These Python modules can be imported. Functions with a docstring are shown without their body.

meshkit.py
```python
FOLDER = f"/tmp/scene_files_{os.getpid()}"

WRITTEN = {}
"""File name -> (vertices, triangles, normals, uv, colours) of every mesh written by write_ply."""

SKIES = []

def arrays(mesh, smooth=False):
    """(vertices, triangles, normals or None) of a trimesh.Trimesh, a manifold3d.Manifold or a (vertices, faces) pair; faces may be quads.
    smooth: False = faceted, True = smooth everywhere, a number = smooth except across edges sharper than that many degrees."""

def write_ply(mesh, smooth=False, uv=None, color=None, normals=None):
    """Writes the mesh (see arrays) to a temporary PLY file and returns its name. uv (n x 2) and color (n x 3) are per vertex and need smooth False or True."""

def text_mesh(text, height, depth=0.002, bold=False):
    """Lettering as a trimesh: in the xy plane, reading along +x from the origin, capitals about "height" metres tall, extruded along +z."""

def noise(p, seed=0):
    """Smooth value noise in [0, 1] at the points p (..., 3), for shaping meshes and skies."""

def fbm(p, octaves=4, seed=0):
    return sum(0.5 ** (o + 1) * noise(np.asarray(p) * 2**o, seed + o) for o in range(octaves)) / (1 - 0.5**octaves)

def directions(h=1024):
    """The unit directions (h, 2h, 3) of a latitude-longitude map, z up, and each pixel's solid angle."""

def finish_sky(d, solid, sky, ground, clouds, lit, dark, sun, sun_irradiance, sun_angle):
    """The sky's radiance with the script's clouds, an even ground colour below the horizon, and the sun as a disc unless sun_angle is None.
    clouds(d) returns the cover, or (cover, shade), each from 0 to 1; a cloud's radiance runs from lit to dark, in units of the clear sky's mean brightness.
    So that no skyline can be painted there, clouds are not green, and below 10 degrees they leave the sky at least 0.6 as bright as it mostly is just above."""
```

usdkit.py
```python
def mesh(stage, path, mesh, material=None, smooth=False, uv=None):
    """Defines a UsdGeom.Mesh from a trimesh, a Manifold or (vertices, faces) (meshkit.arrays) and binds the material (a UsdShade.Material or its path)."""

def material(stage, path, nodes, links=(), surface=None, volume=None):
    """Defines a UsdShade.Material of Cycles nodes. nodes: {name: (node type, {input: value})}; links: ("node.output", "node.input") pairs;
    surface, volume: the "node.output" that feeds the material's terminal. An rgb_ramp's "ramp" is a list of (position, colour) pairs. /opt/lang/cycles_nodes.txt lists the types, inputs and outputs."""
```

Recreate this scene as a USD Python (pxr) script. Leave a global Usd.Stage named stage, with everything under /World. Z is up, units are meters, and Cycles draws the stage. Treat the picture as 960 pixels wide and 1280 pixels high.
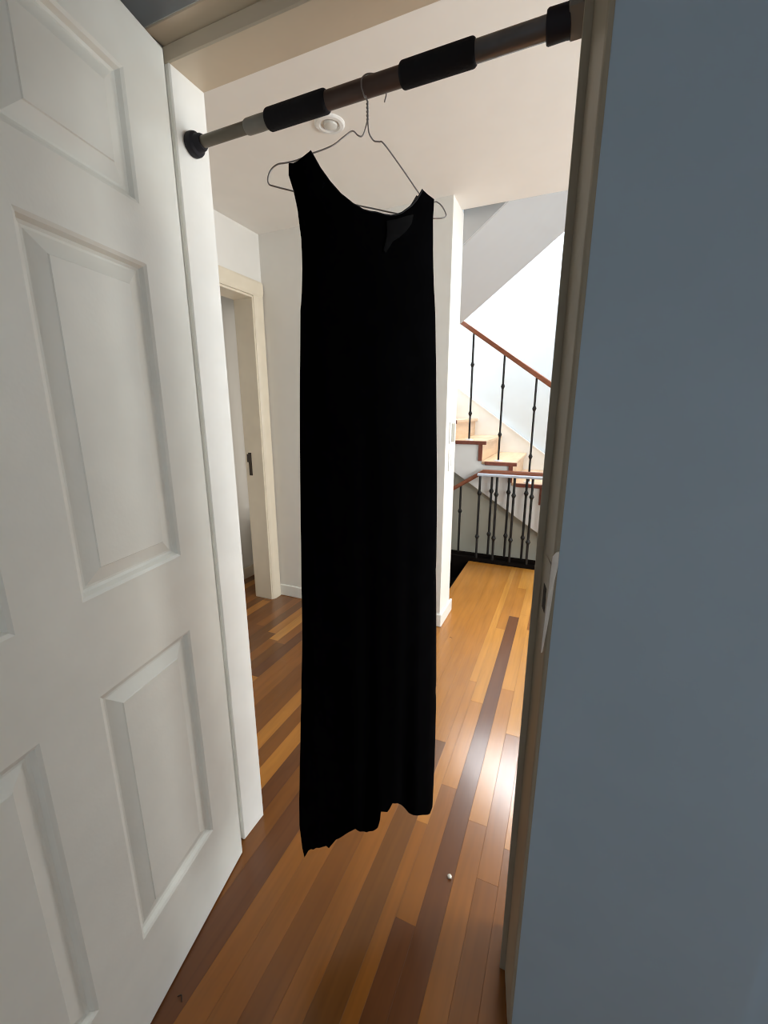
import math, random
import numpy as np, trimesh, usdkit, meshkit
import manifold3d as m3
import shapely.geometry as sg
from shapely import affinity
from pxr import Usd, UsdGeom, UsdLux, Gf, Sdf, UsdShade

stage = Usd.Stage.CreateInMemory()
UsdGeom.SetStageUpAxis(stage, UsdGeom.Tokens.z)
UsdGeom.SetStageMetersPerUnit(stage, 1.0)
UsdGeom.Xform.Define(stage, '/World')
UsdGeom.Scope.Define(stage, '/World/Looks')

# ------------------------------------------------------------------ camera
F_PX, PITCH, YAW, CAM_H = 525.0, math.radians(13.4), math.radians(23.4), 1.33
fwd = np.array([-math.sin(YAW)*math.cos(PITCH), math.cos(YAW)*math.cos(PITCH), -math.sin(PITCH)])
rgt = np.array([math.cos(YAW), math.sin(YAW), 0.0])
upv = np.cross(rgt, fwd)
cam = UsdGeom.Camera.Define(stage, '/World/camera')
cam.CreateHorizontalApertureAttr(36.0)
cam.CreateVerticalApertureAttr(48.0)
cam.CreateFocalLengthAttr(36.0*F_PX/960.0)
cam.CreateClippingRangeAttr(Gf.Vec2f(0.01, 100.0))
cam.CreateExposureAttr(0.5)
cam.AddTransformOp().Set(Gf.Matrix4d(*rgt, 0, *upv, 0, *(-fwd), 0, 0, 0, CAM_H, 1))

# ------------------------------------------------------------------ light
dome = UsdLux.DomeLight.Define(stage, '/World/sky')
dome.CreateIntensityAttr(0.6)
dome.CreateColorAttr(Gf.Vec3f(0.82, 0.9, 1.0))

def rect(name, loc, direction, w, h, power, color):
    """An area light lying in a window opening; direction is where it shines."""
    d = np.array(direction, float); d /= np.linalg.norm(d)
    a = np.array([0, 0, 1.0]) if abs(d[2]) < .9 else np.array([0, 1.0, 0])
    x = np.cross(a, -d); x /= np.linalg.norm(x); y = np.cross(-d, x)
    l = UsdLux.RectLight.Define(stage, '/World/' + name)
    l.CreateWidthAttr(w); l.CreateHeightAttr(h); l.CreateIntensityAttr(power); l.CreateColorAttr(Gf.Vec3f(*color))
    l.AddTransformOp().Set(Gf.Matrix4d(*x, 0, *y, 0, *(-d), 0, *loc, 1))
    return l

rect('skylight_daylight', (-0.3, 4.3, 5.12), (0, 0.35, -1), 3.2, 0.75, 6.5, (0.70, 0.89, 1.0))
rect('hall_window_daylight', (2.28, 1.75, 1.45), (-1, 0, -0.28), 1.3, 1.5, 7.0, (0.97, 0.98, 0.95))
rect('added_hall_fill', (1.45, .895, 1.45), (-0.6, 1, -.6), 1.1, 1.5, 2.5, (1.0, 0.96, 0.90))  # added fill for the far wall and ceiling, no known source
rect('added_stair_fill', (-.27, 4.78, 3.50), (0, -1, -.45), 1.65, 1.2, 26.0, (0.97, 0.98, 1.0))  # added light for the floor and its bright reflection patch
rect('added_landing_fill', (2.28, 3.1, 1.5), (-1, -.15, -.25), 0.9, 1.6, 0.9, (0.97, 0.98, 0.95))  # added fill for the door stile and landing floor
rect('added_closet_fill', (-2.165, 2.63, 1.3), (-.2, -1, 0), 0.26, 1.55, 0.55, (1.0, 0.93, 0.84))  # added fill for the dim room; its window was built around it
rect('bedroom_window_daylight', (0.9, -2.38, 1.0), (0, 1, -0.05), 1.2, 1.2, 0.55, (1.0, 0.93, 0.84))

# ------------------------------------------------------------------ helpers
used = {}
def numbered(path):
    n = used.get(path, 0); used[path] = n + 1
    return path if n == 0 else f'{path}_{n:03d}'
def ppath(parent): return '/World' if parent is None else str(parent.GetPath())
def meta(p, label=None, cat=None, group=None, kind=None):
    for k, v in (('label', label), ('category', cat), ('group', group), ('kind', kind)):
        if v: p.SetCustomDataByKey(k, v)
    return p
def thing(name, label, cat, loc=(0, 0, 0), group=None, kind=None, parent=None, rotz=0):
    x = UsdGeom.Xform.Define(stage, numbered(ppath(parent) + '/' + name))
    x.AddTranslateOp().Set(Gf.Vec3d(*loc))
    if rotz: x.AddRotateZOp().Set(rotz)
    return meta(x.GetPrim(), label, cat, group, kind)
def obj(name, mesh, mat, parent=None, smooth=False, **k):
    p = usdkit.mesh(stage, numbered(ppath(parent) + '/' + name), mesh, mat, smooth=smooth).GetPrim()
    if parent is not None:
        # world coordinates are given; make them local to the thing
        t, q = np.zeros(3), parent
        while q and str(q.GetPath()) != '/World':
            if q.HasAttribute('xformOp:translate'): t = t + np.array(q.GetAttribute('xformOp:translate').Get())
            q = q.GetParent()
        if np.any(t):
            a = UsdGeom.Mesh(p).GetPointsAttr(); pts = np.array(a.Get()) - t
            a.Set([Gf.Vec3f(*map(float, q)) for q in pts])
    return meta(p, **k)
def cat(*ms): return trimesh.util.concatenate([m for m in ms])
def box(x0, x1, y0, y1, z0, z1, c=0.0):
    """axis-aligned box with chamfered edges"""
    if c <= 0:
        return trimesh.creation.box(bounds=[[x0, y0, z0], [x1, y1, z1]])
    pts = []
    for a in (x0, x1):
        for b in (y0, y1):
            for d in (z0, z1):
                sx, sy, sz = (c if a == x0 else -c), (c if b == y0 else -c), (c if d == z0 else -c)
                pts += [(a, b+sy, d+sz), (a+sx, b, d+sz), (a+sx, b+sy, d)]
    return trimesh.convex.convex_hull(np.array(pts))
def extr(poly, depth):
    if not isinstance(poly, sg.Polygon): poly = sg.Polygon(poly)
    return trimesh.creation.extrude_polygon(poly, depth, engine='earcut')
def prism_xz(poly, y0, y1):
    """polygon in the xz plane extruded from y0 to y1"""
    m = extr(poly, y1-y0); v = m.vertices.copy()
    m.vertices = np.stack([v[:, 0], y1 - v[:, 2], v[:, 1]], 1)
    return m
def prism_xy(poly, z0, z1):
    m = extr(poly, z1-z0); m.apply_translation([0, 0, z0]); return m
def tube(points, r, sides=10, closed=False, cap=True):
    p = np.asarray(points, float); n = len(p)
    t = np.gradient(p, axis=0)
    if closed: t = np.roll(p, -1, 0) - np.roll(p, 1, 0)
    t /= np.linalg.norm(t, axis=1, keepdims=True) + 1e-12
    a = np.cross(t[0], [0, 0, 1.0] if abs(t[0, 2]) < .9 else [1.0, 0, 0]); a /= np.linalg.norm(a)
    A = [a]
    for i in range(1, n):
        a = A[-1] - t[i]*(A[-1] @ t[i]); a /= np.linalg.norm(a) + 1e-12; A.append(a)
    A = np.array(A); B = np.cross(t, A)
    rr = np.broadcast_to(r, (n,))
    ang = np.arange(sides)*2*math.pi/sides
    v = (p[:, None] + rr[:, None, None]*(np.cos(ang)[None, :, None]*A[:, None] + np.sin(ang)[None, :, None]*B[:, None])).reshape(-1, 3)
    f = []
    for i in range(n if closed else n-1):
        k = (i+1) % n
        for j in range(sides):
            j2 = (j+1) % sides
            f += [[i*sides+j, i*sides+j2, k*sides+j2], [i*sides+j, k*sides+j2, k*sides+j]]
    v = list(v)
    if cap and not closed:
        c0 = len(v); v += [p[0], p[-1]]
        for j in range(sides):
            j2 = (j+1) % sides
            f += [[c0, j2, j], [c0+1, (n-1)*sides+j, (n-1)*sides+j2]]
    m = trimesh.Trimesh(np.array(v), np.array(f), process=False)
    m.fix_normals() if False else None
    return m
def smooth_path(pts, n=60):
    """Catmull-Rom through the points"""
    p = np.array(pts, float); p = np.vstack([2*p[0]-p[1], p, 2*p[-1]-p[-2]])
    k = len(p)-3; out = []
    for i in range(k):
        m = max(2, int(n/k))
        for u in np.linspace(0, 1, m, endpoint=False):
            a, b, c, d = p[i], p[i+1], p[i+2], p[i+3]
            out.append(.5*((2*b)+(-a+c)*u+(2*a-5*b+4*c-d)*u*u+(-a+3*b-3*c+d)*u**3))
    out.append(p[-2]); return np.array(out)
def lathe(profile, sections=24):
    """profile (r, z) about the z axis"""
    return trimesh.creation.revolve(np.array(profile, float), sections=sections)
def along_x(m, x, y, z):
    """turns a z-axis lathe onto the x axis"""
    v = m.vertices.copy(); m.vertices = np.stack([v[:, 2]+x, v[:, 0]+y, v[:, 1]+z], 1); return m

# ------------------------------------------------------------------ materials
L = '/World/Looks/'
def paint(name, col, rough=0.5, var=0.03, bump=0.02, scale=9.0, spec=0.4):
    c = np.array(col)
    return usdkit.material(stage, L+name, {
        'g': ('geometry', {}),
        'n': ('noise_texture', {'scale': scale, 'detail': 4.0}),
        'n2': ('noise_texture', {'scale': 160.0, 'detail': 3.0}),
        'r': ('rgb_ramp', {'ramp': [(0.3, c*(1-var)), (0.7, np.minimum(c*(1+var), .95))]}),
        'b': ('bump', {'strength': bump*4, 'distance': 0.0015}),
        'p': ('principled_bsdf', {'roughness': rough, 'specular_ior_level': spec})},
        [('g.position', 'n.vector'), ('g.position', 'n2.vector'), ('n.fac', 'r.fac'), ('r.color', 'p.base_color'), ('n2.fac', 'b.height'), ('b.normal', 'p.normal')], surface='p.BSDF')
def plain(name, col, rough=0.4, metallic=0.0, spec=0.5, **k):
    return usdkit.material(stage, L+name, {
        'g': ('geometry', {}), 'n': ('noise_texture', {'scale': 40.0, 'detail': 3.0}),
        'r': ('rgb_ramp', {'ramp': [(0.3, np.array(col)*.92), (0.7, np.minimum(np.array(col)*1.08, .97))]}),
        'p': ('principled_bsdf', {'roughness': rough, 'metallic': metallic, 'specular_ior_level': spec, **k})},
        [('g.position', 'n.vector'), ('n.fac', 'r.fac'), ('r.color', 'p.base_color')], surface='p.BSDF')
def wood(name, col, rough=0.2, contrast=0.22, stretch=(38., 2.2, 38.), coat=0.3, bump=0.06, spec=.5, crough=.12):
    c = np.array(col)
    return usdkit.material(stage, L+name, {
        'g': ('geometry', {}), 'm': ('mapping', {'scale': stretch}),
        'n': ('noise_texture', {'scale': 1.0, 'detail': 6.0, 'roughness': 0.6, 'distortion': 0.6}),
        'm2': ('mapping', {'scale': (3.0, 0.9, 3.0)}),
        'n2': ('noise_texture', {'scale': 1.6, 'detail': 3.0}),
        'r': ('rgb_ramp', {'ramp': [(0.28, c*(1-contrast)), (0.5, c), (0.75, np.minimum(c*(1+contrast*.8), .95))]}),
        'r2': ('rgb_ramp', {'ramp': [(0.3, (.84, .82, .80)), (0.7, (1.0, 1.0, 1.0))]}),
        'x': ('mix', {'mix_type': 'multiply', 'fac': 1.0}),
        'mr': ('map_range', {'from_min': 0.3, 'from_max': 0.7, 'to_min': rough*.8, 'to_max': rough*1.3}),
        'b': ('bump', {'strength': bump, 'distance': 0.001}),
        'p': ('principled_bsdf', {'coat_weight': coat, 'coat_roughness': crough, 'coat_ior': 1.45, 'specular_ior_level': spec})},
        [('g.position', 'm.vector'), ('m.vector', 'n.vector'), ('g.position', 'm2.vector'), ('m2.vector', 'n2.vector'), ('n.fac', 'r.fac'), ('n2.fac', 'r2.fac'),
         ('r.color', 'x.color1'), ('r2.color', 'x.color2'), ('x.color', 'p.base_color'), ('n2.fac', 'mr.value'), ('mr.result', 'p.roughness'),
         ('n.fac', 'b.height'), ('b.normal', 'p.normal')], surface='p.BSDF')

M_WALL = paint('wall_paint', (.80, .78, .735), .6, var=.012)
M_STAIRWALL = paint('stairwell_paint', (.68, .735, .765), .6, var=.01)
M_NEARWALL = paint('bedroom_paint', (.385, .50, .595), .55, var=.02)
M_CEIL = paint('ceiling_paint', (.87, .84, .79), .7, var=.012)
M_TRIM = paint('trim_gloss_paint', (.86, .86, .82), .28, bump=.03)
M_CREAM = paint('cream_trim_paint', (.78, .70, .56), .35)
M_TRIMBOUNCE = paint('bounce_tinted_gloss', (.70, .61, .47), .3, bump=.03)  # white trim tinted tan for warm light bounced off the floor
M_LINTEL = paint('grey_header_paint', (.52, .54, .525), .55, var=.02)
M_TRIMSHADE = paint('shadowed_cream_gloss', (.34, .305, .235), .45, bump=.03)  # darker copy of the frame gloss; right-side shade is in its colour
M_PANELGREY = paint('added_panel_grey', (.40, .385, .315), .6, var=.02)  # tone of the panel added to darken the space under the flight
M_DOOR = paint('door_paint', (.85, .86, .80), .35, bump=.03)
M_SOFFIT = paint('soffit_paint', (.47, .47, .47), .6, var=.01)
M_STRINGER = paint('stringer_paint', (.76, .755, .73), .5, var=.01)
M_FLOORBASE = plain('subfloor_dark', (.05, .025, .012), .7)
PLANK = [wood('plank_'+n, c, .30, .16, coat=1.0, bump=.02, spec=.1, crough=.2) for n, c in (
    ('golden', (.52, .232, .040)), ('honey', (.42, .170, .027)), ('orange', (.265, .095, .014)),
    ('brown', (.20, .070, .011)), ('dark', (.135, .047, .013)), ('umber', (.165, .062, .012)))]
M_OAK = wood('stair_oak', (.70, .47, .28), .3, .12, coat=.2)
M_REDWOOD = wood('handrail_wood', (.27, .085, .038), .3, .25, (2.0, 40., 40.), coat=.4)
M_TREADEDGE = wood('tread_edge_wood', (.20, .055, .03), .4, .2, coat=.1)
M_IRON = plain('black_iron', (.014, .013, .012), .45, spec=.3)
M_IRONGLOSS = plain('bar_sky_sheen', (.62, .67, .76), .35, metallic=.6)  # black bar given a pale blue colour for the sky it reflects
M_DARKWOOD = wood('black_kerb_and_unlit_wood', (.008, .006, .005), .8, .2, coat=0, spec=.03)  # near-black kerb wood; on the lower flight it paints in the unlit well
M_FOAM = paint('black_foam', (.010, .010, .012), .85, bump=.25, scale=300., spec=.2)
M_RUBBER = plain('black_rubber', (.010, .010, .016), .6, spec=.3)
M_TUBEGREY = plain('grey_tube', (.12, .105, .08), .35, metallic=.4)
M_TUBEBROWN = plain('brown_tube', (.085, .055, .045), .42, metallic=.35)
M_CHROME = plain('chrome_tube', (.15, .142, .142), .26, metallic=.45)
M_COLLAR = plain('collar_plastic', (.19, .18, .155), .4)
M_BLOCK = paint('grey_block_paint', (.17, .165, .15), .5)
M_WIRE = plain('galvanised_wire', (.30, .28, .27), .35, metallic=.8)
M_STEEL = plain('strike_steel', (.74, .72, .66), .38, metallic=.25)
M_BRONZE = plain('dark_bronze', (.045, .030, .018), .4, metallic=.4)
M_HOLE = plain('hole_black', (.012, .010, .008), .8)
M_PLATE = plain('switch_plate_plastic', (.80, .80, .77), .35)
M_ROCKER = plain('switch_rocker_plastic', (.42, .40, .34), .4)
M_WHITEPL = plain('white_plastic', (.82, .82, .80), .35)
M_LENS = plain('downlight_lens', (.66, .65, .61), .25)
M_ROSETTE = plain('brushed_rosette', (.70, .72, .74), .3, metallic=.6)
M_CRUMB = plain('crumb_white', (.80, .78, .68), .5)
M_SPECK = plain('speck_dark', (.03, .018, .010), .7)
M_GLASS = usdkit.material(stage, L+'window_glass', {'t': ('transparent_bsdf', {}), 'g': ('glossy_bsdf', {'roughness': 0.02}), 'f': ('fresnel', {'IOR': 1.45}), 'm': ('mix_closure', {})},
    [('f.fac', 'm.fac'), ('t.BSDF', 'm.closure1'), ('g.BSDF', 'm.closure2')], surface='m.closure')
M_VELVET = usdkit.material(stage, L+'black_velvet', {
    'g': ('geometry', {}), 'n': ('noise_texture', {'scale': 26.0, 'detail': 4.0}), 'n2': ('noise_texture', {'scale': 700.0, 'detail': 2.0}),
    'r': ('rgb_ramp', {'ramp': [(.3, (.0008, .0008, .0011)), (.7, (.0016, .0016, .0022))]}),
    'b': ('bump', {'strength': .35, 'distance': .0008}),
    'p': ('principled_bsdf', {'roughness': .97, 'specular_ior_level': .02, 'sheen_weight': .001, 'sheen_roughness': .35})},
    [('g.position', 'n.vector'), ('g.position', 'n2.vector'), ('n.fac', 'r.fac'), ('r.color', 'p.base_color'), ('n2.fac', 'b.height'), ('b.normal', 'p.normal')], surface='p.BSDF')
M_BINDING = plain('black_binding', (.006, .006, .008), .7, spec=.2)
M_LINING = plain('grey_lining', (.0075, .0075, .008), .9, spec=.04)

# ------------------------------------------------------------------ floor of strips
floor = thing('floor', 'glossy strip-wood floor of mixed golden and brown planks, darkened nearby for weaker light', 'floor', kind='structure')
rng = random.Random(11)
obj('subfloor', cat(box(-2.5, 2.3, .30, 2.64, -.25, -.014), box(-.72, 2.3, 2.64, 3.66, -.25, -.014)), M_FLOORBASE, floor)
obj('landing_boards', box(.74, 2.3, 3.661, 4.79, -.25, -.0005), PLANK[1], floor)
obj('bedroom_boards', box(-2.3, 2.3, -2.4, .30, -.25, 0), PLANK[1], floor)
# strip edges seen in the photograph; beyond them the usual 64 mm pitch
edges = [-.775, -.690, -.625, -.560, -.490, -.425, -.349, -.310, -.253, -.189, -.128, -.066, -.004]
while edges[0] > -2.36: edges.insert(0, edges[0] - rng.uniform(.060, .068))
while edges[-1] < 1.0: edges.append(edges[-1] + rng.uniform(.060, .068))
fixed = {  # left edge of strip: [(y start, tone), ...]; near segments darkened to paint in weaker light
    -.775: [(.30, 4), (1.35, 3)], -.690: [(.30, 2), (1.25, 2), (2.2, 1)], -.625: [(.30, 2), (1.15, 1)], -.560: [(.30, 3), (1.05, 2), (1.8, 1)],
    -.490: [(.30, 2), (1.2, 1)], -.425: [(.30, 5), (1.45, 1)], -.349: [(.30, 2), (1.08, 1), (1.9, 0)],
    -.310: [(.30, 4), (.795, 2), (1.25, 1), (1.75, 0), (2.5, 1)], -.253: [(.30, 4), (2.70, 1), (3.2, 0)], -.189: [(.30, 2), (1.15, 1), (1.9, 0), (2.75, 0)],
    -.128: [(.30, 3), (.98, 2), (1.6, 0), (2.55, 2), (3.0, 0)], -.066: [(.30, 3), (1.1, 1), (2.1, 0), (2.9, 1)]}
def plank(x0, x1, y0, y1, tone):
    g, c = .00022, .0004
    dz = rng.uniform(-.0001, .0001)
    top = dz; b = -.014
    p = [(x0+g, y0+g, b), (x1-g, y0+g, b), (x1-g, y1-g, b), (x0+g, y1-g, b),
         (x0+g, y0+g, top-.0001), (x1-g, y0+g, top-.0001), (x1-g, y1-g, top-.0001), (x0+g, y1-g, top-.0001),
         (x0+g+c, y0+g+c, top), (x1-g-c, y0+g+c, top), (x1-g-c, y1-g-c, top), (x0+g+c, y1-g-c, top)]
    q = []
    for a in (0, 4):
        for i in range(4):
            j = (i+1) % 4; q.append([a+i, a+j, a+4+j, a+4+i])
    q += [[8, 9, 10, 11], [3, 2, 1, 0]]
    obj('plank', (np.array(p), np.array(q)), PLANK[tone], floor)
npl = 0
for x0, x1 in zip(edges[:-1], edges[1:]):
    y1 = 2.64 if x0 < -.73 else 3.66
    key = round(x0, 3)
    lo = .30
    if key in fixed: segs = fixed[key]
    else:
        segs = []; y = lo + 0.0
        if x0 < -1.9: step = (.7, 1.3)
        elif x0 < 0: step = (.55, 1.25)
        else: step = (1.2, 2.2)
        last = -1
        while y < y1 - .12:
            t = rng.choices([0, 1, 2, 3, 5, 4], [1, 4, 6, 4, 1, 1] if x0 < -.7 else [7, 5, 2, 0, 0, 0])[0]
            if x0 < -.775 and rng.random() < .16: t = rng.choice([3, 4, 5])
            segs.append((y, t)); y += rng.uniform(*step)
    for i, (y, t) in enumerate(segs):
        ye = segs[i+1][0] if i+1 < len(segs) else y1
        plank(x0, x1, y, min(ye, y1), t); npl += 1
plank(-.735, -.690, 2.64, 3.66, 1)

# ------------------------------------------------------------------ room shell
# wall with the doorway, between the bedroom and the hall
def S(name, mesh, mat, label, cat_, smooth=False, parent=None):
    return obj(name, mesh, mat, parent, smooth=smooth, label=label, cat=cat_, kind='structure')
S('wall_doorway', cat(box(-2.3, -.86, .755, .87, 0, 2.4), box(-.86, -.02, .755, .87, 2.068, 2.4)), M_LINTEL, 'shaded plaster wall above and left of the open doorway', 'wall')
# right of the doorway: thick wall end with a soft rounded corner
pts = []
for a in np.linspace(0, 90, 9): pts.append((-.012+.016-.016*math.cos(math.radians(a))*1.0, .70+.016-.016*math.sin(math.radians(a))))
poly = [(.0042, .795), (.0042, .70), (.366, .70), (.366, .87), (.0042, .87)]
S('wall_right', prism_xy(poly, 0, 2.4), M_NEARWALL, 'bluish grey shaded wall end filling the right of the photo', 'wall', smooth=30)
gx0, gx1 = .88, 2.02
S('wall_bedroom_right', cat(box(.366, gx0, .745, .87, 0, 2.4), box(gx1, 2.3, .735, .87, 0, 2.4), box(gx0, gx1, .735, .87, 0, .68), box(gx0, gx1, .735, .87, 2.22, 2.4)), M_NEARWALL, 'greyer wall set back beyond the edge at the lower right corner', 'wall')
S('wall_bedroom_left', box(-2.42, -2.3, -2.5, .89, 0, 2.4), M_NEARWALL, 'bedroom side wall hidden behind the open white door', 'wall')
S('wall_bedroom_side', box(2.3, 2.42, -2.5, .735, 0, 2.4), M_NEARWALL, 'bedroom side wall out of view to the right', 'wall')
wx0, wx1, wz0, wz1 = .25, 1.55, .35, 1.65
S('wall_bedroom_back', cat(box(-2.3, wx0, -2.52, -2.4, 0, 2.4), box(wx1, 2.3, -2.52, -2.4, 0, 2.4), box(wx0, wx1, -2.52, -2.4, 0, wz0), box(wx0, wx1, -2.52, -2.4, wz1, 2.4)), M_NEARWALL, 'bedroom wall with the window behind the photographer', 'wall')
S('ceiling_bedroom', box(-2.3, 2.3, -2.4, .755, 2.4, 2.65), M_CEIL, 'dim bedroom ceiling in front of the doorway', 'ceiling')

S('ceiling', box(-2.4, 2.3, .87, 2.56, 2.4, 2.65), M_CEIL, 'warm white hallway ceiling with one round downlight', 'ceiling')
S('wall_far', box(-1.885, -.645, 2.38, 2.607, 0, 2.4), M_WALL, 'white hallway wall behind the hanging dress ending in a bright corner', 'wall')
ly0, ly1 = 1.50, 2.275     # the doorway in the left hall wall
S('wall_left', cat(box(-2.0, -1.88, .87, ly0, 0, 2.4), box(-2.0, -1.88, ly1, 2.62, 0, 2.4), box(-2.0, -1.88, ly0, ly1, 2.025, 2.4)), M_WALL, 'white left hallway wall above and around the cream doorway', 'wall')
# hall's right side, with its window
hy0, hy1, hz0, hz1 = 1.05, 2.42, .65, 2.25
S('wall_hall_right', cat(box(2.3, 2.42, .735, hy0, 0, 2.4), box(2.3, 2.42, hy1, 2.65, 0, 2.4), box(2.3, 2.42, 3.55, 5.0, -2.8, 5.3), box(2.3, 2.42, 2.65, 3.55, -2.8, .7), box(2.3, 2.42, 2.65, 3.55, 2.3, 5.3), box(2.3, 2.42, 2.44, 2.65, 2.4, 5.3), box(2.3, 2.42, hy0, hy1, 0, hz0), box(2.3, 2.42, hy0, hy1, hz1, 2.4)), M_WALL, 'hallway wall with the window, out of view to the right', 'wall')
# room beyond the cream doorway
S('wall_closet', cat(box(-2.45, -2.33, 1.2, 2.9, 0, 2.4), box(-2.33, -2.0, 2.62, 2.74, 0, .48), box(-2.33, -2.0, 2.62, 2.74, 2.12, 2.4), box(-2.33, -2.0, 1.2, 1.32, 0, 2.4), box(-2.45, -2.0, 1.2, 2.74, 2.4, 2.5)), M_WALL, 'plain wall seen through the cream doorway on the left', 'wall')
S('floor_closet', box(-2.5, -2.36, 1.2, 2.74, -.25, 0), M_FLOORBASE, 'strip of dark floor edge beyond the cream doorway', 'floor')
S('baseboard_closet', box(-2.33, -2.315, 1.32, 2.62, 0, .09, .003), M_CREAM, 'low cream baseboard seen through the left doorway', 'baseboard')

# stairwell walls
sw = 4.80
S('wall_stair_back', cat(box(-2.7, -1.1, sw, sw+.15, -2.8, 5.3), box(.6, 2.3, sw, sw+.15, -2.8, 5.3), box(-1.1, .6, sw, sw+.15, -2.8, 2.88), box(-1.1, .6, sw, sw+.15, 4.12, 5.3)), M_STAIRWALL, 'brilliantly daylit pale wall behind the staircase', 'wall')
S('wall_stair_left', box(-2.82, -2.7, 2.4, sw+.15, -2.8, 5.3), M_STAIRWALL, 'stairwell side wall hidden behind the hallway corner', 'wall')
S('wall_stair_front', box(-2.7, 2.3, 2.44, 2.56, 2.65, 5.3), M_STAIRWALL, 'stairwell front wall above the hallway ceiling edge', 'wall')
sx0, sx1, sy0, sy1 = -2.1, 1.5, 3.2, 4.75
S('ceiling_stair', cat(box(-2.7, sx0, 2.44, sw, 5.2, 5.3), box(sx1, 2.3, 2.44, sw, 5.2, 5.3), box(sx0, sx1, 2.44, sy0, 5.2, 5.3), box(sx0, sx1, sy1, sw, 5.2, 5.3)), M_STAIRWALL, 'high stairwell ceiling around the skylight', 'ceiling')
S('floor_lower', box(-2.7, 2.3, 2.62, sw, -2.9, -2.8), M_FLOORBASE, 'dark floor at the bottom of the stairwell', 'floor')
S('wall_stair_side', cat(box(-2.7, -2.46, 2.62, 2.74, -2.8, 2.4), box(-2.46, -1.885, 2.745, 2.755, -2.8, 2.4), box(-2.7, -.72, 2.605, 2.62, -2.8, -.25), box(-2.7, -.645, 2.5, 2.60, 2.4, 2.65)), M_STAIRWALL, 'stairwell wall on the back of the hallway corner', 'wall')
# windows, some added for fill (glass behind the light that stands for their sky)
def window(n, label, bars, pane):
    w = thing(f'window_{n}', label, 'window', kind='structure')
    for b in bars: obj('window_frame', b, M_TRIM, w)
    obj('pane', pane, M_GLASS, w)
window(1, 'white framed skylight over the stairwell', [box(sx0, sx0+.05, sy0, sy1, 5.2, 5.3, .004), box(sx1-.05, sx1, sy0, sy1, 5.2, 5.3, .004), box(sx0, sx1, sy0, sy0+.05, 5.2, 5.3, .004), box(sx0, sx1, sy1-.05, sy1, 5.2, 5.3, .004)], box(sx0+.05, sx1-.05, sy0+.05, sy1-.05, 5.25, 5.256))
window(2, 'white framed hallway window out of view to the right', [box(2.32, 2.40, hy0, hy0+.05, hz0, hz1, .004), box(2.32, 2.40, hy1-.05, hy1, hz0, hz1, .004), box(2.32, 2.40, hy0+.05, hy1-.05, hz0, hz0+.05, .004), box(2.32, 2.40, hy0+.05, hy1-.05, hz1-.05, hz1, .004)], box(2.36, 2.366, hy0+.05, hy1-.05, hz0+.05, hz1-.05))
window(3, 'white framed bedroom window behind the photographer', [box(wx0, wx0+.05, -2.5, -2.42, wz0, wz1, .004), box(wx1-.05, wx1, -2.5, -2.42, wz0, wz1, .004), box(wx0+.05, wx1-.05, -2.5, -2.42, wz0, wz0+.05, .004), box(wx0+.05, wx1-.05, -2.5, -2.42, wz1-.05, wz1, .004)], box(wx0+.05, wx1-.05, -2.466, -2.46, wz0+.05, wz1-.05))

window(4, 'white framed opening added to hold a fill light for the hallway, out of view to the right', [box(gx0, gx0+.05, .76, .85, .68, 2.22, .004), box(gx1-.05, gx1, .76, .85, .68, 2.22, .004), box(gx0+.05, gx1-.05, .76, .85, .68, .73, .004), box(gx0+.05, gx1-.05, .76, .85, 2.17, 2.22, .004)], box(gx0+.05, gx1-.05, .80, .806, .73, 2.17))

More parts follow.
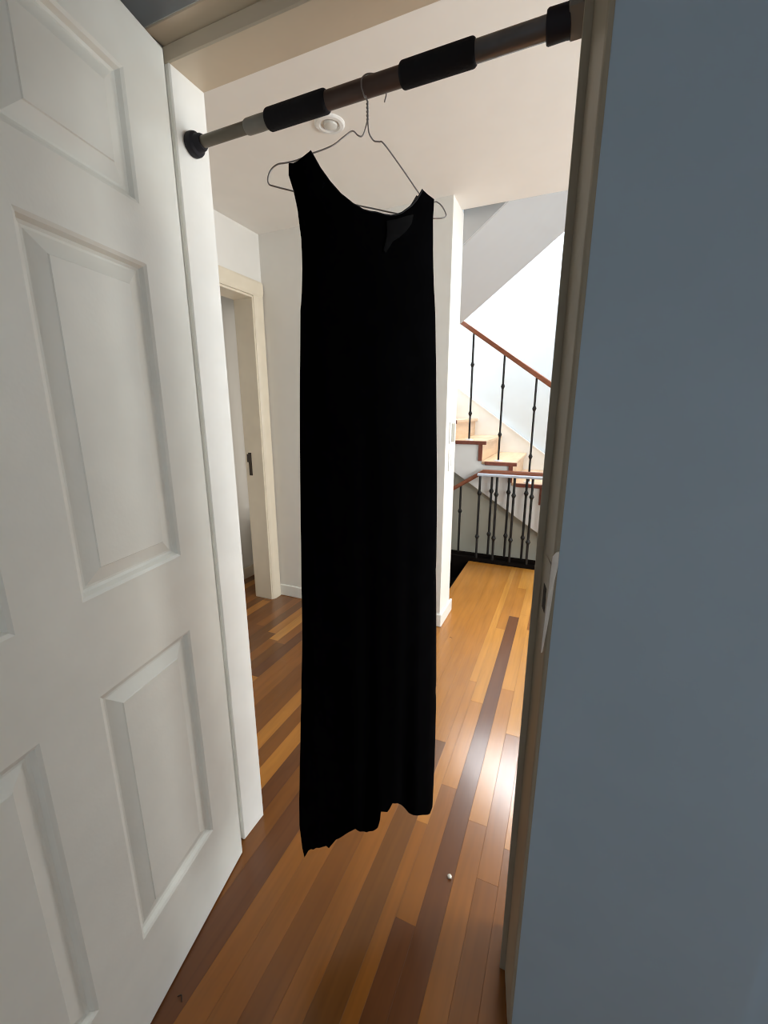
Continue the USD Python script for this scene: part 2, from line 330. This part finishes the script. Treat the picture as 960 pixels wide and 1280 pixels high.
window(5, 'white framed stair window added high on the back wall to light the floor and give its bright reflection', [box(-1.1, -1.05, sw+.02, sw+.1, 2.88, 4.12, .004), box(.55, .6, sw+.02, sw+.1, 2.88, 4.12, .004), box(-1.05, .55, sw+.02, sw+.1, 2.88, 2.93, .004), box(-1.05, .55, sw+.02, sw+.1, 4.07, 4.12, .004)], box(-1.05, .55, sw+.05, sw+.056, 2.93, 4.07))
window(6, 'white framed landing window added out of view to the right to hold a fill light', [box(2.32, 2.40, 2.65, 2.70, .7, 2.3, .004), box(2.32, 2.40, 3.50, 3.55, .7, 2.3, .004), box(2.32, 2.40, 2.70, 3.50, .7, .75, .004), box(2.32, 2.40, 2.70, 3.50, 2.25, 2.3, .004)], box(2.36, 2.366, 2.70, 3.50, .75, 2.25))

window(7, 'narrow white framed window added around the fill light in the room beyond the cream doorway', [box(-2.33, -2.30, 2.64, 2.72, .48, 2.12, .003), box(-2.03, -2.0, 2.64, 2.72, .48, 2.12, .003), box(-2.30, -2.03, 2.64, 2.72, .48, .52, .003), box(-2.30, -2.03, 2.64, 2.72, 2.08, 2.12, .003)], box(-2.30, -2.03, 2.67, 2.676, .52, 2.08))

# baseboards of the hall
S('baseboard_far', box(-1.87, -.633, 2.366, 2.38, 0, .085, .004), M_TRIM, 'white baseboard along the far hallway wall behind the dress', 'baseboard')
S('baseboard_corner', box(-.645, -.631, 2.3665, 2.634, 0, .085, .004), M_TRIM, 'short white baseboard round the bright wall corner right of the dress', 'baseboard')
S('baseboard_left', box(-1.88, -1.867, .88, 1.40, 0, .085, .004), M_TRIM, 'white baseboard on the left hallway wall before the cream doorway', 'baseboard')

# ------------------------------------------------------------------ door frame of the doorway (trim_1)
fr = thing('trim_1', 'white painted frame of the open doorway the dress hangs in', 'door frame', kind='structure')
obj('jamb', box(-.8595, -.8445, .757, .893, 0, 2.066, .0015), M_TRIM, fr)
obj('stop', box(-.8450, -.830, .797, .8925, 0, 2.036, .003), M_TRIM, fr)
obj('head_jamb', box(-.845, -.022, .757, .872, 2.066, 2.078, .0015), M_TRIMBOUNCE, fr)
obj('head_stop', box(-.845, -.022, .797, .893, 2.034, 2.066, .003), M_TRIMBOUNCE, fr)
jp = [(-.0235, .797), (-.0345, .797), (-.0355, .799), (-.0355, .891), (-.034, .893), (-.018, .893), (-.018, .797)]
obj('stop', prism_xy(jp, 0, 2.034), M_TRIMSHADE, fr, label='right stop, cream darkened to olive for shade')
obj('jamb', prism_xy([(-.0225, .7965), (-.0050, .7070), (-.0040, .7037), (-.0020, .7010), (.0010, .7), (.0040, .7), (.0040, .7965)], 0, 2.066), M_TRIMSHADE, fr, smooth=30, label='right jamb, cream darkened to olive for shade')
# splayed jamb face with the latch plate and its lip
nrm = np.array([.7, 0, 0])
def on_jamb(t, off): # t from the stop (0) to the room edge (1)
    return np.array([-.0225 + .0175*t - off, .7965 - .0895*t])
def jamb_plate(t0, t1, z0, z1, off0, off1):
    a, b, c, d = on_jamb(t0, off0), on_jamb(t1, off0), on_jamb(t1, off1), on_jamb(t0, off1)
    return prism_xy([a, b, c, d], z0, z1)
sp = jamb_plate(.42, .98, .955, 1.085, -.001, .0016)
spo = obj('strike_plate', sp, M_TRIMSHADE, fr, label='painted latch plate with a pale bent lip')
lip = sg.Polygon([(-.0055, 1.104), (-.001, 1.112), (.0035, 1.1145), (.0040, 1.090), (.0012, 1.066), (-.0005, 1.02), (-.0032, .975), (-.0068, .932), (-.0090, .9285), (-.0085, .97), (-.0072, 1.02), (-.0064, 1.075)]).buffer(-.0006).buffer(.0006)
lipm = prism_xz(lip, .6955, .6995)
v = lipm.vertices.copy(); v[:, 1] -= .004*np.clip((v[:, 2]-1.06)/.05, 0, 1); lipm.vertices = v
obj('plate_lip', lipm, M_STEEL, spo, label='pale bent lip')
obj('latch_hole', jamb_plate(.50, .80, .990, 1.035, .0010, .0022), M_HOLE, spo, label='dark latch hole')
obj('mounting_block', box(-.0565, -.0345, .806, .876, 1.903, 2.034, .002), M_BLOCK, fr, label='grey block on the right jamb above the bar')

# ------------------------------------------------------------------ the panelled door
ddir = np.array([.192, -.981]); ddir /= np.linalg.norm(ddir); dn = np.array([-ddir[1], ddir[0]])*1.0   # +u along leaf from the hinge, dn towards the hall
HP = np.array([-.807, .762])
door = thing('door_1', 'open white six-panel door filling the left of the photo', 'door', kind='structure')
def leafmap(m):
    v = m.vertices; m = m.copy()
    m.vertices = np.stack([HP[0] + ddir[0]*v[:, 0] + dn[0]*v[:, 1], HP[1] + ddir[1]*v[:, 0] + dn[1]*v[:, 1], v[:, 2]], 1)
    m.fix_normals(); return m
W_, T_ = .815, .036
cols = ((.115, .365), (.475, .725)); rows = ((.228, .826), (1.012, 1.610), (1.712, 1.926))
# stiles and rails: face frame with holes, profile panels set in
face = sg.box(0, .006, W_, 2.028)
for c0, c1 in cols:
    for r0, r1 in rows: face = face.difference(sg.box(c0, r0, c1, r1))
fm = extr(face, T_); vv = fm.vertices.copy(); fm.vertices = np.stack([vv[:, 0], vv[:, 2]-T_, vv[:, 1]], 1)
obj('leaf', leafmap(fm), M_DOOR, door)
def panel(c0, c1, r0, r1):
    prof = [(0, 0.0), (.006, -.003), (.011, -.0105), (.016, -.0125), (.020, -.0122), (.046, -.0035), (.0475, -.0015)]
    rings = [np.array([[c0+o, d, r0+o], [c1-o, d, r0+o], [c1-o, d, r1-o], [c0+o, d, r1-o]]) for o, d in prof]
    back = np.array([[c0, -T_+.008, r0], [c1, -T_+.008, r0], [c1, -T_+.008, r1], [c0, -T_+.008, r1]])
    V = np.vstack([back] + rings); Fc = []
    for k in range(len(rings)):
        for i in range(4):
            j = (i+1) % 4; Fc.append([k*4+i, k*4+j, (k+1)*4+j, (k+1)*4+i])
    n = len(rings)*4; Fc += [[n, n+1, n+2, n+3], [3, 2, 1, 0]]
    V, f, _ = meshkit.arrays((V, np.array(Fc)))
    return trimesh.Trimesh(V, f, process=False)
for c0, c1 in cols:
    for r0, r1 in rows: obj('panel', leafmap(panel(c0, c1, r0, r1)), M_DOOR, door)
for z in (.25, 1.02, 1.80):
    k = lathe([(0, z-.05), (.006, z-.05), (.006, z+.05), (0, z+.05)], 12); k.apply_translation([HP[0]-.028, HP[1]-.012, 0])
    obj('hinge', k, M_STEEL, door, smooth=40)

# ------------------------------------------------------------------ cream doorway on the left
f2 = thing('trim_2', 'cream painted doorway casing in the far left corner of the hall', 'door frame', kind='structure')
def casing_profile(w, t):   # across, out
    return [(0, 0), (0, t*.55), (w*.12, t*.8), (w*.25, t), (w*.8, t), (w*.92, t*.85), (w, t*.6), (w, 0)]
cr = prism_xy([(-1.88+o, ly1+.008+a) for a, o in casing_profile(.09, .02)], 0, 2.033)
obj('casing', cr, M_CREAM, f2, smooth=25)
ct = extr([(a, o) for a, o in casing_profile(.09, .02)], ly1-ly0+.19); vv = ct.vertices.copy()
ct.vertices = np.stack([-1.88+vv[:, 1], ly1+.095-vv[:, 2], 2.033+vv[:, 0]], 1); ct.fix_normals()
obj('head_casing', ct, M_CREAM, f2, smooth=25)
cl = prism_xy([(-1.88+o, ly0-.098+a) for a, o in casing_profile(.09, .02)], 0, 2.033)
obj('casing', cl, M_CREAM, f2, smooth=25)
obj('jamb', box(-2.02, -1.873, ly1-.002, ly1+.012, 0, 2.03, .0015), M_CREAM, f2)
obj('jamb', box(-2.02, -1.873, ly0-.012, ly0+.002, 0, 2.03, .0015), M_CREAM, f2)
obj('head_jamb', box(-2.02, -1.873, ly0, ly1, 2.018, 2.032, .0015), M_CREAM, f2)
k = cat(box(-1.992, -1.966, ly1-.0045, ly1-.0005, .905, 1.06, .001), box(-2.004, -1.985, ly1-.006, ly1-.0005, .995, 1.05, .002))
obj('strike_plate', k, M_BRONZE, f2, label='dark bronze latch plate')

# ------------------------------------------------------------------ downlight, switches
dl = thing('downlight', 'small round white recessed downlight in the hall ceiling by the bar', 'ceiling light', (-.945, 1.662, 2.4))
t = lathe([(.034, .0), (.034, -.004), (.040, -.009), (.052, -.008), (.058, -.003), (.058, 0)], 40); t.apply_translation([-.945, 1.662, 2.4]); obj('trim_ring', t, M_WHITEPL, dl, smooth=35)
t = lathe([(0, -.016), (.014, -.015), (.024, -.011), (.027, -.004), (.027, 0), (0, 0)], 40); t.apply_translation([-.945+.004, 1.662, 2.4]); obj('lens', t, M_LENS, dl, smooth=35)

def switch(label, y0, y1, z0, z1, rocker):
    s = thing('light_switch', label, 'switch', (-.645, (y0+y1)/2, z0))
    obj('cover_plate', box(-.6445, -.638, y0, y1, z0, z1, .002), M_PLATE, s)
    if rocker:
        obj('rocker', box(-.639, -.634, y0+.028, y1-.030, z0+.008, z1-.008, .0015), M_ROCKER, s)
        obj('rocker', box(-.639, -.633, y1-.028, y1-.010, z0+.008, z1-.008, .0015), M_PLATE, s)
    else:
        obj('rocker', box(-.639, -.634, y0+.03, y1-.03, z0+.03, z1-.03, .0015), M_PLATE, s)
        for zz in (z0+.012, z1-.012):
            m = lathe([(0, 0), (.003, 0), (.002, .0012), (0, .0015)], 10); m = along_x(m, -.638, (y0+y1)/2, zz); obj('screw', m, M_STEEL, s, smooth=40)
switch('light switch with a beige rocker on the bright wall corner, upper of two', 2.455, 2.575, 1.148, 1.272, True)
switch('plain white switch plate under the beige light switch', 2.455, 2.575, .985, 1.112, False)

# ------------------------------------------------------------------ stairs
RUN, RISE = .27, .178
def nose(k): return -.42 + (5-k)*RUN, .178*k + .014
YA0, YA1 = 3.80, sw-.03
stairs = thing('staircase', 'pale oak staircase rising to the left behind the railing', 'staircase', (0, 0, 0))
KMAX = 8
for k in range(1, KMAX+1):
    x, z = nose(k); w = RUN if k < KMAX else 1.2
    obj('tread', box(x-w-.002, x+.026, YA0-.005, YA1, z-.028, z, .004), M_OAK, stairs)
    obj('riser', box(x-.016, x, YA0-.005, YA1, z-RISE, z-.028, .001), M_OAK, stairs)
    # reddish end grain on the open side
    obj('tread_end', box(x-w+.03, x+.034, YA0-.022, YA0-.005, z-.034, z-.002, .003), M_TREADEDGE, stairs)
    obj('riser_end', box(x-.034, x+.002, YA0-.014, YA0-.0055, z-RISE-.002, z-.034, .002), M_TREADEDGE, stairs)
low = lambda x: .578 - .65*(x+.61)     # underside of the flight
zig = []
for k in range(1, KMAX+1):
    x, z = nose(k); zig += [(x-.004, z-RISE-.03), (x-.004, z-.03)]
xe, ze = nose(KMAX); zig += [(xe-1.2, ze-.03), (xe-1.2, ze-.25), (xe-.55, low(xe-.55))]
x1_, z1_ = nose(1)
poly = sg.Polygon([(x1_-.004, 0.0), *zig[1:], (.30, low(.30)), (.30+low(.30)/.65, 0.0)]).buffer(0)
obj('stringer', prism_xz(poly, YA0, YA1-.002), M_STRINGER, stairs)
obj('added_underflight_panel', prism_xz([(-1.9, -.55), (-1.9, low(-1.9)), (.30, low(.30)+.02), (.30, -.55)], 3.86, 3.88), M_PANELGREY, stairs, label='olive grey panel added to darken the space under the flight')
# wall string on the far side
sk = [(nose(1)[0]+.2, .1), (nose(1)[0]+.2, .2)]
zs = lambda x: 1.20 - .72*(x+.65)
obj('skirting', prism_xz([(.9, zs(.9)-.40), (.9, zs(.9)), (-1.7, zs(-1.7)), (-1.7, zs(-1.7)-.40)], YA1-.002, sw-.004), M_TRIM, stairs)
obj('skirting_cap', prism_xz([(.9, zs(.9)), (.9, zs(.9)+.014), (-1.7, zs(-1.7)+.014), (-1.7, zs(-1.7))], YA1-.010, sw-.004), M_TRIM, stairs)
# upper flight, seen from below
up = thing('upper_flight', 'white sloping underside of the upper stair flight against the bright wall', 'staircase')
so = lambda x: 2.223 + .765*(x+.672)
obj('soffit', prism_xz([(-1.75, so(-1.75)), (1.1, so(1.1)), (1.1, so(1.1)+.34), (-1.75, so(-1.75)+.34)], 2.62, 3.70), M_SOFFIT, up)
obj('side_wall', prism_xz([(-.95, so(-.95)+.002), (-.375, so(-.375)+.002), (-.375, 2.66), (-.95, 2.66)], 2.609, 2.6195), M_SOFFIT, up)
for k in range(14):
    xk = -1.70 + .2*k
    obj('tread', box(xk, xk+.24, 2.66, 3.70, so(xk)+.34+.10, so(xk)+.34+.13, .004), M_OAK, up) if k < 13 else None
S('floor_half_landing', box(-2.7, -1.86, 2.76, sw, 1.24, 1.44), M_STRINGER, 'half landing hidden behind the hallway wall corner', 'floor')

# flight going down, near-black wood painting in the dark at the landing's edge
dn_ = thing('lower_flight', 'stairs going down past the landing edge behind the wall corner, coloured near black for the unlit well', 'staircase')
for k in range(1, 8):
    obj('tread', box(-.745-.25*k, -.735-.25*(k-1)+.02, 2.645, 3.66, -RISE*k-.03, -RISE*k, .003), M_DARKWOOD, dn_)
    obj('riser', box(-.745-.25*(k-1)-.015, -.74-.25*(k-1)+.012, 2.645, 3.66, -RISE*k, -RISE*(k-1)-.03, .001), M_DARKWOOD, dn_)
obj('string_board', prism_xz([(-.70, -.27), (-.70, .035), (-2.5, .035), (-2.5, -1.65)], 3.66, 3.70), M_DARKWOOD, dn_)

# ------------------------------------------------------------------ railings
def baluster_mesh(h, r=.0105, kn=(.27, .79), kr=.021):
    prof = [(0, 0), (r, 0)]
    for f in kn:
        z = h*f; prof += [(r, z-.022), (r*1.25, z-.018), (kr*.75, z-.011), (kr, z), (kr*.75, z+.011), (r*1.25, z+.018), (r, z+.022)]
    prof += [(r, h), (0, h)]
    return lathe(prof, 12)
def place(m, x, y, z): m = m.copy(); m.apply_translation([x, y, z]); return m
# near guard: black bar, pale with painted sky reflection, over black balusters on a kerb
g1 = thing('landing_railing', 'black iron railing with a flat glossy top bar tinted pale for sky reflection along the landing edge', 'railing', (-.1, 3.68, 0))
obj('kerb', box(-.715, .72, 3.655, 3.705, -.02, .03, .004), M_DARKWOOD, g1)
obj('top_bar', box(-.70, .72, 3.660, 3.700, .786, .808, .003), M_IRONGLOSS, g1)
b0 = baluster_mesh(.765)
for i in range(10): obj('baluster', place(b0, -.675+.146*i, 3.68, .028), M_IRON, g1, smooth=40)
# second guard just behind it, with a wooden rail that turns down the stairs
g2 = thing('stair_railing', 'red-brown wooden rail on black balusters behind the flat-topped railing, dipping left', 'railing', (-.1, 3.8, 0))
obj('kerb', box(-2.2, .70, 3.735, 3.785, -.06, .045, .004), M_DARKWOOD, g2)
def rail_sweep(path, w, h, r=.012):
    sec = sg.box(-w/2+r, -h/2+r, w/2-r, h/2-r).buffer(r, 3)
    c = np.array(sec.exterior.coords)[:-1]; n = len(c); P = np.array(path, float); V = []
    for i, p in enumerate(P):
        a = P[min(i+1, len(P)-1)] - P[max(i-1, 0)]; a /= np.linalg.norm(a)
        s = np.cross(a, [0, 0, 1.0]); s /= np.linalg.norm(s); u = np.cross(s, a)
        if 0 < i < len(P)-1:
            d1 = (P[i]-P[i-1])/np.linalg.norm(P[i]-P[i-1]); u = u/max(.5, abs(d1@a))
        V += [p + s*x + u*y for x, y in c]
    f = []
    for i in range(len(P)-1):
        for j in range(n):
            k = (j+1) % n; f += [[i*n+j, (i+1)*n+j, (i+1)*n+k], [i*n+j, (i+1)*n+k, i*n+k]]
    for j in range(1, n-1): f += [[0, j, j+1], [(len(P)-1)*n, (len(P)-1)*n+j+1, (len(P)-1)*n+j]]
    m = trimesh.Trimesh(np.array(V), np.array(f), process=False); m.fix_normals(); return m
obj('handrail', rail_sweep([(.72, 3.76, .815), (-.662, 3.76, .815), (-1.6, 3.76, .215)], .045, .036), M_REDWOOD, g2, smooth=30)
b1 = baluster_mesh(.765, kn=(.27, .79))
for i in range(9): obj('baluster', place(b1, -.585+.148*i, 3.76, .040), M_IRON, g2, smooth=40)
obj('baluster', place(baluster_mesh(.64, kn=(.62, )), -.86, 3.76, .040), M_IRON, g2, smooth=40)
# flight balustrade
g3 = thing('flight_balustrade', 'slim dark balusters and sloping brown handrail standing on the oak treads', 'railing', (0, 3.85, 0))
hr = lambda x: 2.05 - .705*(x+.885)
obj('handrail', rail_sweep([(.75, 3.85, hr(.75)), (-1.75, 3.85, hr(-1.75))], .048, .042), M_REDWOOD, g3, smooth=30)
for k in range(2, KMAX+1):
    x, z = nose(k); xb = x - .135; top = hr(xb) - .02
    if k == KMAX and False: continue
    bl = baluster_mesh(top-z-.004, .0088, (.255, .715), .018)
    bo = obj('baluster', place(bl, xb, 3.85, z+.004), M_IRON, g3, smooth=40)
    obj('rosette', place(lathe([(0, 0), (.042, 0), (.042, .004), (.03, .008), (.012, .012), (0, .012)], 24), xb, 3.85, z), M_ROSETTE, bo, smooth=30, label='pale metal base disc')

# ------------------------------------------------------------------ pull-up bar
RY, RZ = .84, 1.908
bar = thing('pull_up_bar', 'telescopic pull-up bar with black foam grips wedged across the doorway', 'exercise bar', (-.43, RY, RZ))
def cyl(x0, x1, r, ch=.001):
    return along_x(lathe([(0, x0), (r-ch, x0), (r, x0+ch), (r, x1-ch), (r-ch, x1), (0, x1)], 40), 0, RY, RZ)
fl = along_x(lathe([(0, -.830), (.0225, -.830), (.0240, -.827), (.0240, -.819), (.0225, -.814), (.0175, -.810), (.0160, -.800), (.0140, -.796), (0, -.796)], 48), 0, RY, RZ)
obj('end_cap', fl, M_RUBBER, bar, smooth=30)
obj('tube', cyl(-.797, -.665, .0113), M_TUBEGREY, bar, smooth=35, label='thin grey outer tube')
obj('collar', along_x(lathe([(0, -.676), (.0128, -.676), (.0142, -.672), (.0144, -.640), (.0138, -.618), (0, -.618)], 40), 0, RY, RZ), M_COLLAR, bar, smooth=35)
def grip(x0, x1, r):
    prof = [(0, x0), (r-.007, x0)] + [(r-.007+.007*math.sin(a), x0+.007-.007*math.cos(a)) for a in np.linspace(.3, math.pi/2, 5)]
    prof += [(r-.007+.007*math.cos(a), x1-.007+.007*math.sin(a)) for a in np.linspace(0, 1.3, 5)] + [(r-.007, x1), (0, x1)]
    return along_x(lathe(prof, 48), 0, RY, RZ)
obj('foam_grip', grip(-.622, -.480, .0192), M_FOAM, bar, smooth=40)
obj('tube', cyl(-.50, -.31, .0152), M_TUBEBROWN, bar, smooth=35, label='brown middle tube')
obj('foam_grip', grip(-.331, -.197, .0195), M_FOAM, bar, smooth=40)
obj('tube', cyl(-.21, -.075, .0150), M_CHROME, bar, smooth=35, label='shiny chrome tube')
rc = along_x(lathe([(0, -.0885), (.0195, -.0885), (.021, -.086), (.0205, -.060), (.021, -.0545), (0, -.0535)], 40), 0, RY, RZ)
obj('end_cap', rc, M_RUBBER, bar, smooth=30)

# ------------------------------------------------------------------ hanger and dress, in a vertical plane turned 43 degrees from the bar
H0 = np.array([-.383, .84]); ANG = math.radians(47)
DD = np.array([math.sin(ANG), math.cos(ANG)]); NN = np.array([DD[1], -DD[0]])   # NN: towards the room
def W3(s, z, n=0.0): return np.array([H0[0] + DD[0]*s + NN[0]*n, H0[1] + DD[1]*s + NN[1]*n, z])
def unproj(u, v):
    d = fwd*F_PX + rgt*(u-480) + upv*(640-v)
    o = np.array([0, 0, CAM_H]); n3 = np.array([NN[0], NN[1], 0]); q = np.array([H0[0], H0[1], 0])
    p = o + d*(((q-o)@n3)/(d@n3)); return np.array([(p[:2]-H0)@DD, p[2]])
hg = thing('wire_hanger', 'thin grey wire coat hanger hooked over the bar', 'hanger', W3(0, 1.72))
WR = .0013
loop_px = [(459.5, 150), (455.5, 165), (452, 170.5), (447, 169), (440.5, 163.8), (430, 171), (418, 180.5), (404, 187), (390, 192), (372, 200), (358, 203.5), (347, 205.5), (339, 212), (335, 222), (336, 230), (343, 233), (367, 239), (400, 246), (430, 253), (470, 261.5), (501, 268), (525, 271.5), (540, 273), (554, 272.5), (557.6, 268.5), (553, 258.5), (546, 252.5), (539, 253), (530, 247.5), (524, 242), (502, 210), (480, 180), (474, 177.3), (468, 176.5), (464, 172), (461, 165), (459.7, 150)]
lp = np.array([unproj(u, v) for u, v in loop_px])
P = smooth_path([W3(s, z) for s, z in lp], 200)
obj('frame', tube(P, WR, 8), M_WIRE, hg, smooth=60)
s0, z0 = unproj(459.5, 150)
# twisted neck: two wires about one another
zt = np.linspace(z0, z0+.030, 40); tw = (zt-z0)/.030*math.pi*5
for ph in (0, math.pi):
    obj('neck_twist', tube([W3(s0+.0014*math.cos(a+ph), z, .0014*math.sin(a+ph)) for a, z in zip(tw, zt)], WR, 8), M_WIRE, hg, smooth=60)
# hook: up on the room side, over the bar, down on the far side
rs = .0152/DD[1] + WR*1.6
top = [W3(s0, z0+.028), W3(s0-.003, z0+.036), W3(-rs*.75, RZ-.022), W3(-rs, RZ-.008)]
arc = [W3(-rs*math.cos(a), RZ + .0168*math.sin(a)) for a in np.linspace(0, math.pi, 24)]
tail = [W3(rs*.97, RZ-.010), W3(rs*.88, RZ-.017), W3(rs*.82, RZ-.0215)]
obj('hook', tube(np.vstack([smooth_path(top, 24), np.array(arc), smooth_path(tail, 16)[1:]]), WR, 8), M_WIRE, hg, smooth=60)

outline_px = [(361, 204.6), (366, 204.6), (371.5, 203), (380, 197), (387, 191.5),
    (391, 199), (398.5, 214), (410, 232), (422.5, 248), (437, 261), (449.6, 269), (458, 271.5), (465, 272.3), (475, 275), (483, 276), (490, 275), (497.5, 271.7), (505, 266), (510, 262), (516, 255), (520, 249), (524.5, 241),
    (531, 246.7), (539.6, 252.5),
    (538.5, 265), (537, 280), (536, 315), (537, 357), (539, 388), (540, 420), (541, 480), (543, 600), (545, 760), (545, 850), (543, 950), (540.3, 1008),
    (537, 1016), (521, 1019), (510.7, 1016), (504, 1008), (496, 1003), (490.5, 1003.5), (486.7, 1011), (484, 1014.5), (476, 1014), (475, 1024), (472, 1034.5), (466, 1038.5), (458, 1040), (450, 1039), (444, 1035.6), (431.6, 1042.5), (420, 1049), (411, 1060), (407.6, 1057), (395, 1059.5), (386, 1062), (380.5, 1071.6), (378, 1061), (374.4, 1033),
    (374.2, 1000), (376, 900), (378, 800), (376.5, 700), (375.3, 600), (375, 500), (375.6, 420), (375.6, 388), (377.7, 367.5), (379, 334), (377.7, 297), (372.5, 263), (367, 238), (361, 218.5)]
OUT = np.array([unproj(u, v) for u, v in outline_px])
def cloth_panel(poly, side, depth):
    """front (+1) or back (-1) of the dress: the flat pattern given the garment's fullness and folds, 1.6 mm thick"""
    poly = poly.simplify(.0004)
    step = .011
    bx = poly.exterior.segmentize(.012); B = np.array(bx.coords)[:-1]
    inner = poly.buffer(-.005)
    a0, b0, a1, b1 = poly.bounds
    gx = np.arange(a0, a1, step); gz = np.arange(b0, b1, .018)
    G = np.array([(x + (.5*step if i % 2 else 0), z) for i, z in enumerate(gz) for x in gx])
    import shapely
    G = G[shapely.contains_xy(inner, G[:, 0], G[:, 1])]
    from scipy.spatial import Delaunay
    P2 = np.vstack([B, G]); tri = Delaunay(P2).simplices
    c = P2[tri].mean(1); keep = shapely.contains_xy(poly.buffer(1e-5), c[:, 0], c[:, 1])
    ar = np.cross(P2[tri[:, 1]]-P2[tri[:, 0]], P2[tri[:, 2]]-P2[tri[:, 0]])
    tri = tri[keep & (np.abs(ar) > 1e-9)]; ar = ar[keep & (np.abs(ar) > 1e-9)]
    tri[ar < 0] = tri[ar < 0][:, ::-1]
    n = depth(P2[:, 0], P2[:, 1], side)
    front = np.array([W3(s, z, k) for (s, z), k in zip(P2, n + .0008)])
    backv = np.array([W3(s, z, k) for (s, z), k in zip(P2, n - .0008)])
    m = len(P2); nb = len(B)
    # orientation: NN x ... decide by volume afterwards
    f = [*tri, *(tri[:, ::-1] + m)]
    cnt = {}
    for t in tri:
        for i in range(3): cnt[(t[i], t[(i+1) % 3])] = 1
    for (a, b) in list(cnt):
        if (b, a) not in cnt: f += [[b, a, a+m], [b, a+m, b+m]]
    me = trimesh.Trimesh(np.vstack([front, backv]), np.array(f), process=False)
    if me.volume < 0: me.invert()
    return me
ZT, ZB = 1.78, .19
def depth(s, z, side):
    zz = np.clip((ZT - z)/(ZT-ZB), 0, 1)
    half = .148 + .040*zz**3
    t = np.clip(s/half, -1, 1)
    full = np.sqrt(np.clip(1-t*t, 0, 1))
    D = np.where(z > 1.66, .010 + (1.79-z)*.12, .026) + .030*zz
    sm = .5 + .5*np.clip((1.60-z)/1.3, 0, 1)
    folds = .008*zz**1.5*np.sin(s*62 + 1.2*zz + (0 if side > 0 else 1.1)) + .004*zz*np.sin(s*121+2.0+2*zz) + .004*np.sin(s*38 + z*5.1 + side)*zz
    return side*(D*full + .0012) + folds*full*sm
def on_front(u, v):
    # where the ray through the outline meets the full front of the dress
    n = 0.0
    d = fwd*F_PX + rgt*(u-480) + upv*(640-v); o = np.array([0, 0, CAM_H]); n3 = np.array([NN[0], NN[1], 0])
    for _ in range(8):
        q = np.array([H0[0], H0[1], 0]) + n3*n
        p = o + d*(((q-o)@n3)/(d@n3)); s, z = (p[:2]-H0)@DD, p[2]
        n = .5*n + .5*float(depth(np.array([s]), np.array([z]), 1)[0])
    return np.array([s, z])
OUT = np.array([on_front(u, v) if v > 900 else unproj(u, v) for u, v in outline_px])
pol = sg.Polygon(OUT).buffer(0)
dress = thing('dress', 'long black sleeveless velvet dress hanging on the wire hanger in the doorway', 'dress', W3(0, .18))
# the front is cut a little higher at the hem to the right, the back a little lower
backpol = affinity.translate(pol, 0, 0)
cut_back = sg.Polygon([(-.3, .10), (.3, .10), (.3, .245), (-.3, .26)])
obj('front_panel', cloth_panel(pol, 1, depth), M_VELVET, dress, smooth=True)
obj('back_panel', cloth_panel(pol.difference(cut_back), -1, depth), M_VELVET, dress, smooth=True)
def seg_path(i0, i1, side, inset=.0):
    q = OUT[i0:i1+1]
    q = np.array(sg.LineString(q).segmentize(.008).coords)
    n = depth(q[:, 0], q[:, 1], side)
    return [W3(s, z, k) for (s, z), k in zip(q, n)]
obj('neck_binding', tube(smooth_path(seg_path(4, 21, 1), 160), .0016, 8), M_BINDING, dress, smooth=60)
obj('neck_binding', tube(smooth_path(seg_path(4, 21, -1), 160), .0016, 8), M_BINDING, dress, smooth=60)
# the grey lining patch showing at the neckline, and the bump of the label
lin = np.array([unproj(u, v) for u, v in [(478, 284), (490, 281.5), (503, 277), (510.5, 275), (508, 285), (501, 295), (492, 303), (484, 308), (475.5, 322), (473, 321), (477, 305), (478, 296)]])
lpoly = sg.Polygon(lin).buffer(.001)
obj('neck_lining', cloth_panel(lpoly, 1, lambda s, z, side: depth(s, z, side) + .0017), M_LINING, dress, smooth=True, label='dark grey sheer patch at the neckline')
ls_, lz_ = unproj(462, 272)
lab = trimesh.creation.box(extents=[.012, .0012, .010]); lv = lab.vertices.copy()
dpt = float(depth(np.array([ls_]), np.array([lz_]), -1)[0])
lab.vertices = np.array([W3(ls_+a, lz_+c-.003, dpt+.003+b) for a, b, c in lv]); lab.fix_normals()
obj('size_tag', lab, M_BINDING, dress)

# ------------------------------------------------------------------ crumbs on the floor
cm = trimesh.creation.icosphere(2, .0058); cm.vertices += .0016*(meshkit.noise(cm.vertices*420)[:, None]-.5)*cm.vertices/.0058*3
cm.vertices[:, 2] *= .8; cm.apply_translation([-.201, .949, .0047])
obj('crumb', cm, M_CRUMB, None, smooth=True, label='tiny white crumb on the dark floor plank in front of the dress', cat='crumb')
def onfloor(u, v):
    d = fwd*F_PX + rgt*(u-480) + upv*(640-v); return np.array([0, 0, CAM_H]) - d*CAM_H/d[2]
for (u, v), lb in (((563.5, 797.5), 'small dark curled thread on the floor beyond the dress near the bright corner'), ((225, 1248), 'tiny dark speck on the floor beside the bottom of the white door')):
    p = onfloor(u, v)
    obj('lint', tube(smooth_path([p+[-.008, 0, .0012], p+[-.002, .005, .0016], p+[.004, .002, .002], p+[.009, -.003, .0012]], 16), .0010, 6), M_SPECK, None, smooth=60, label=lb, cat='lint')
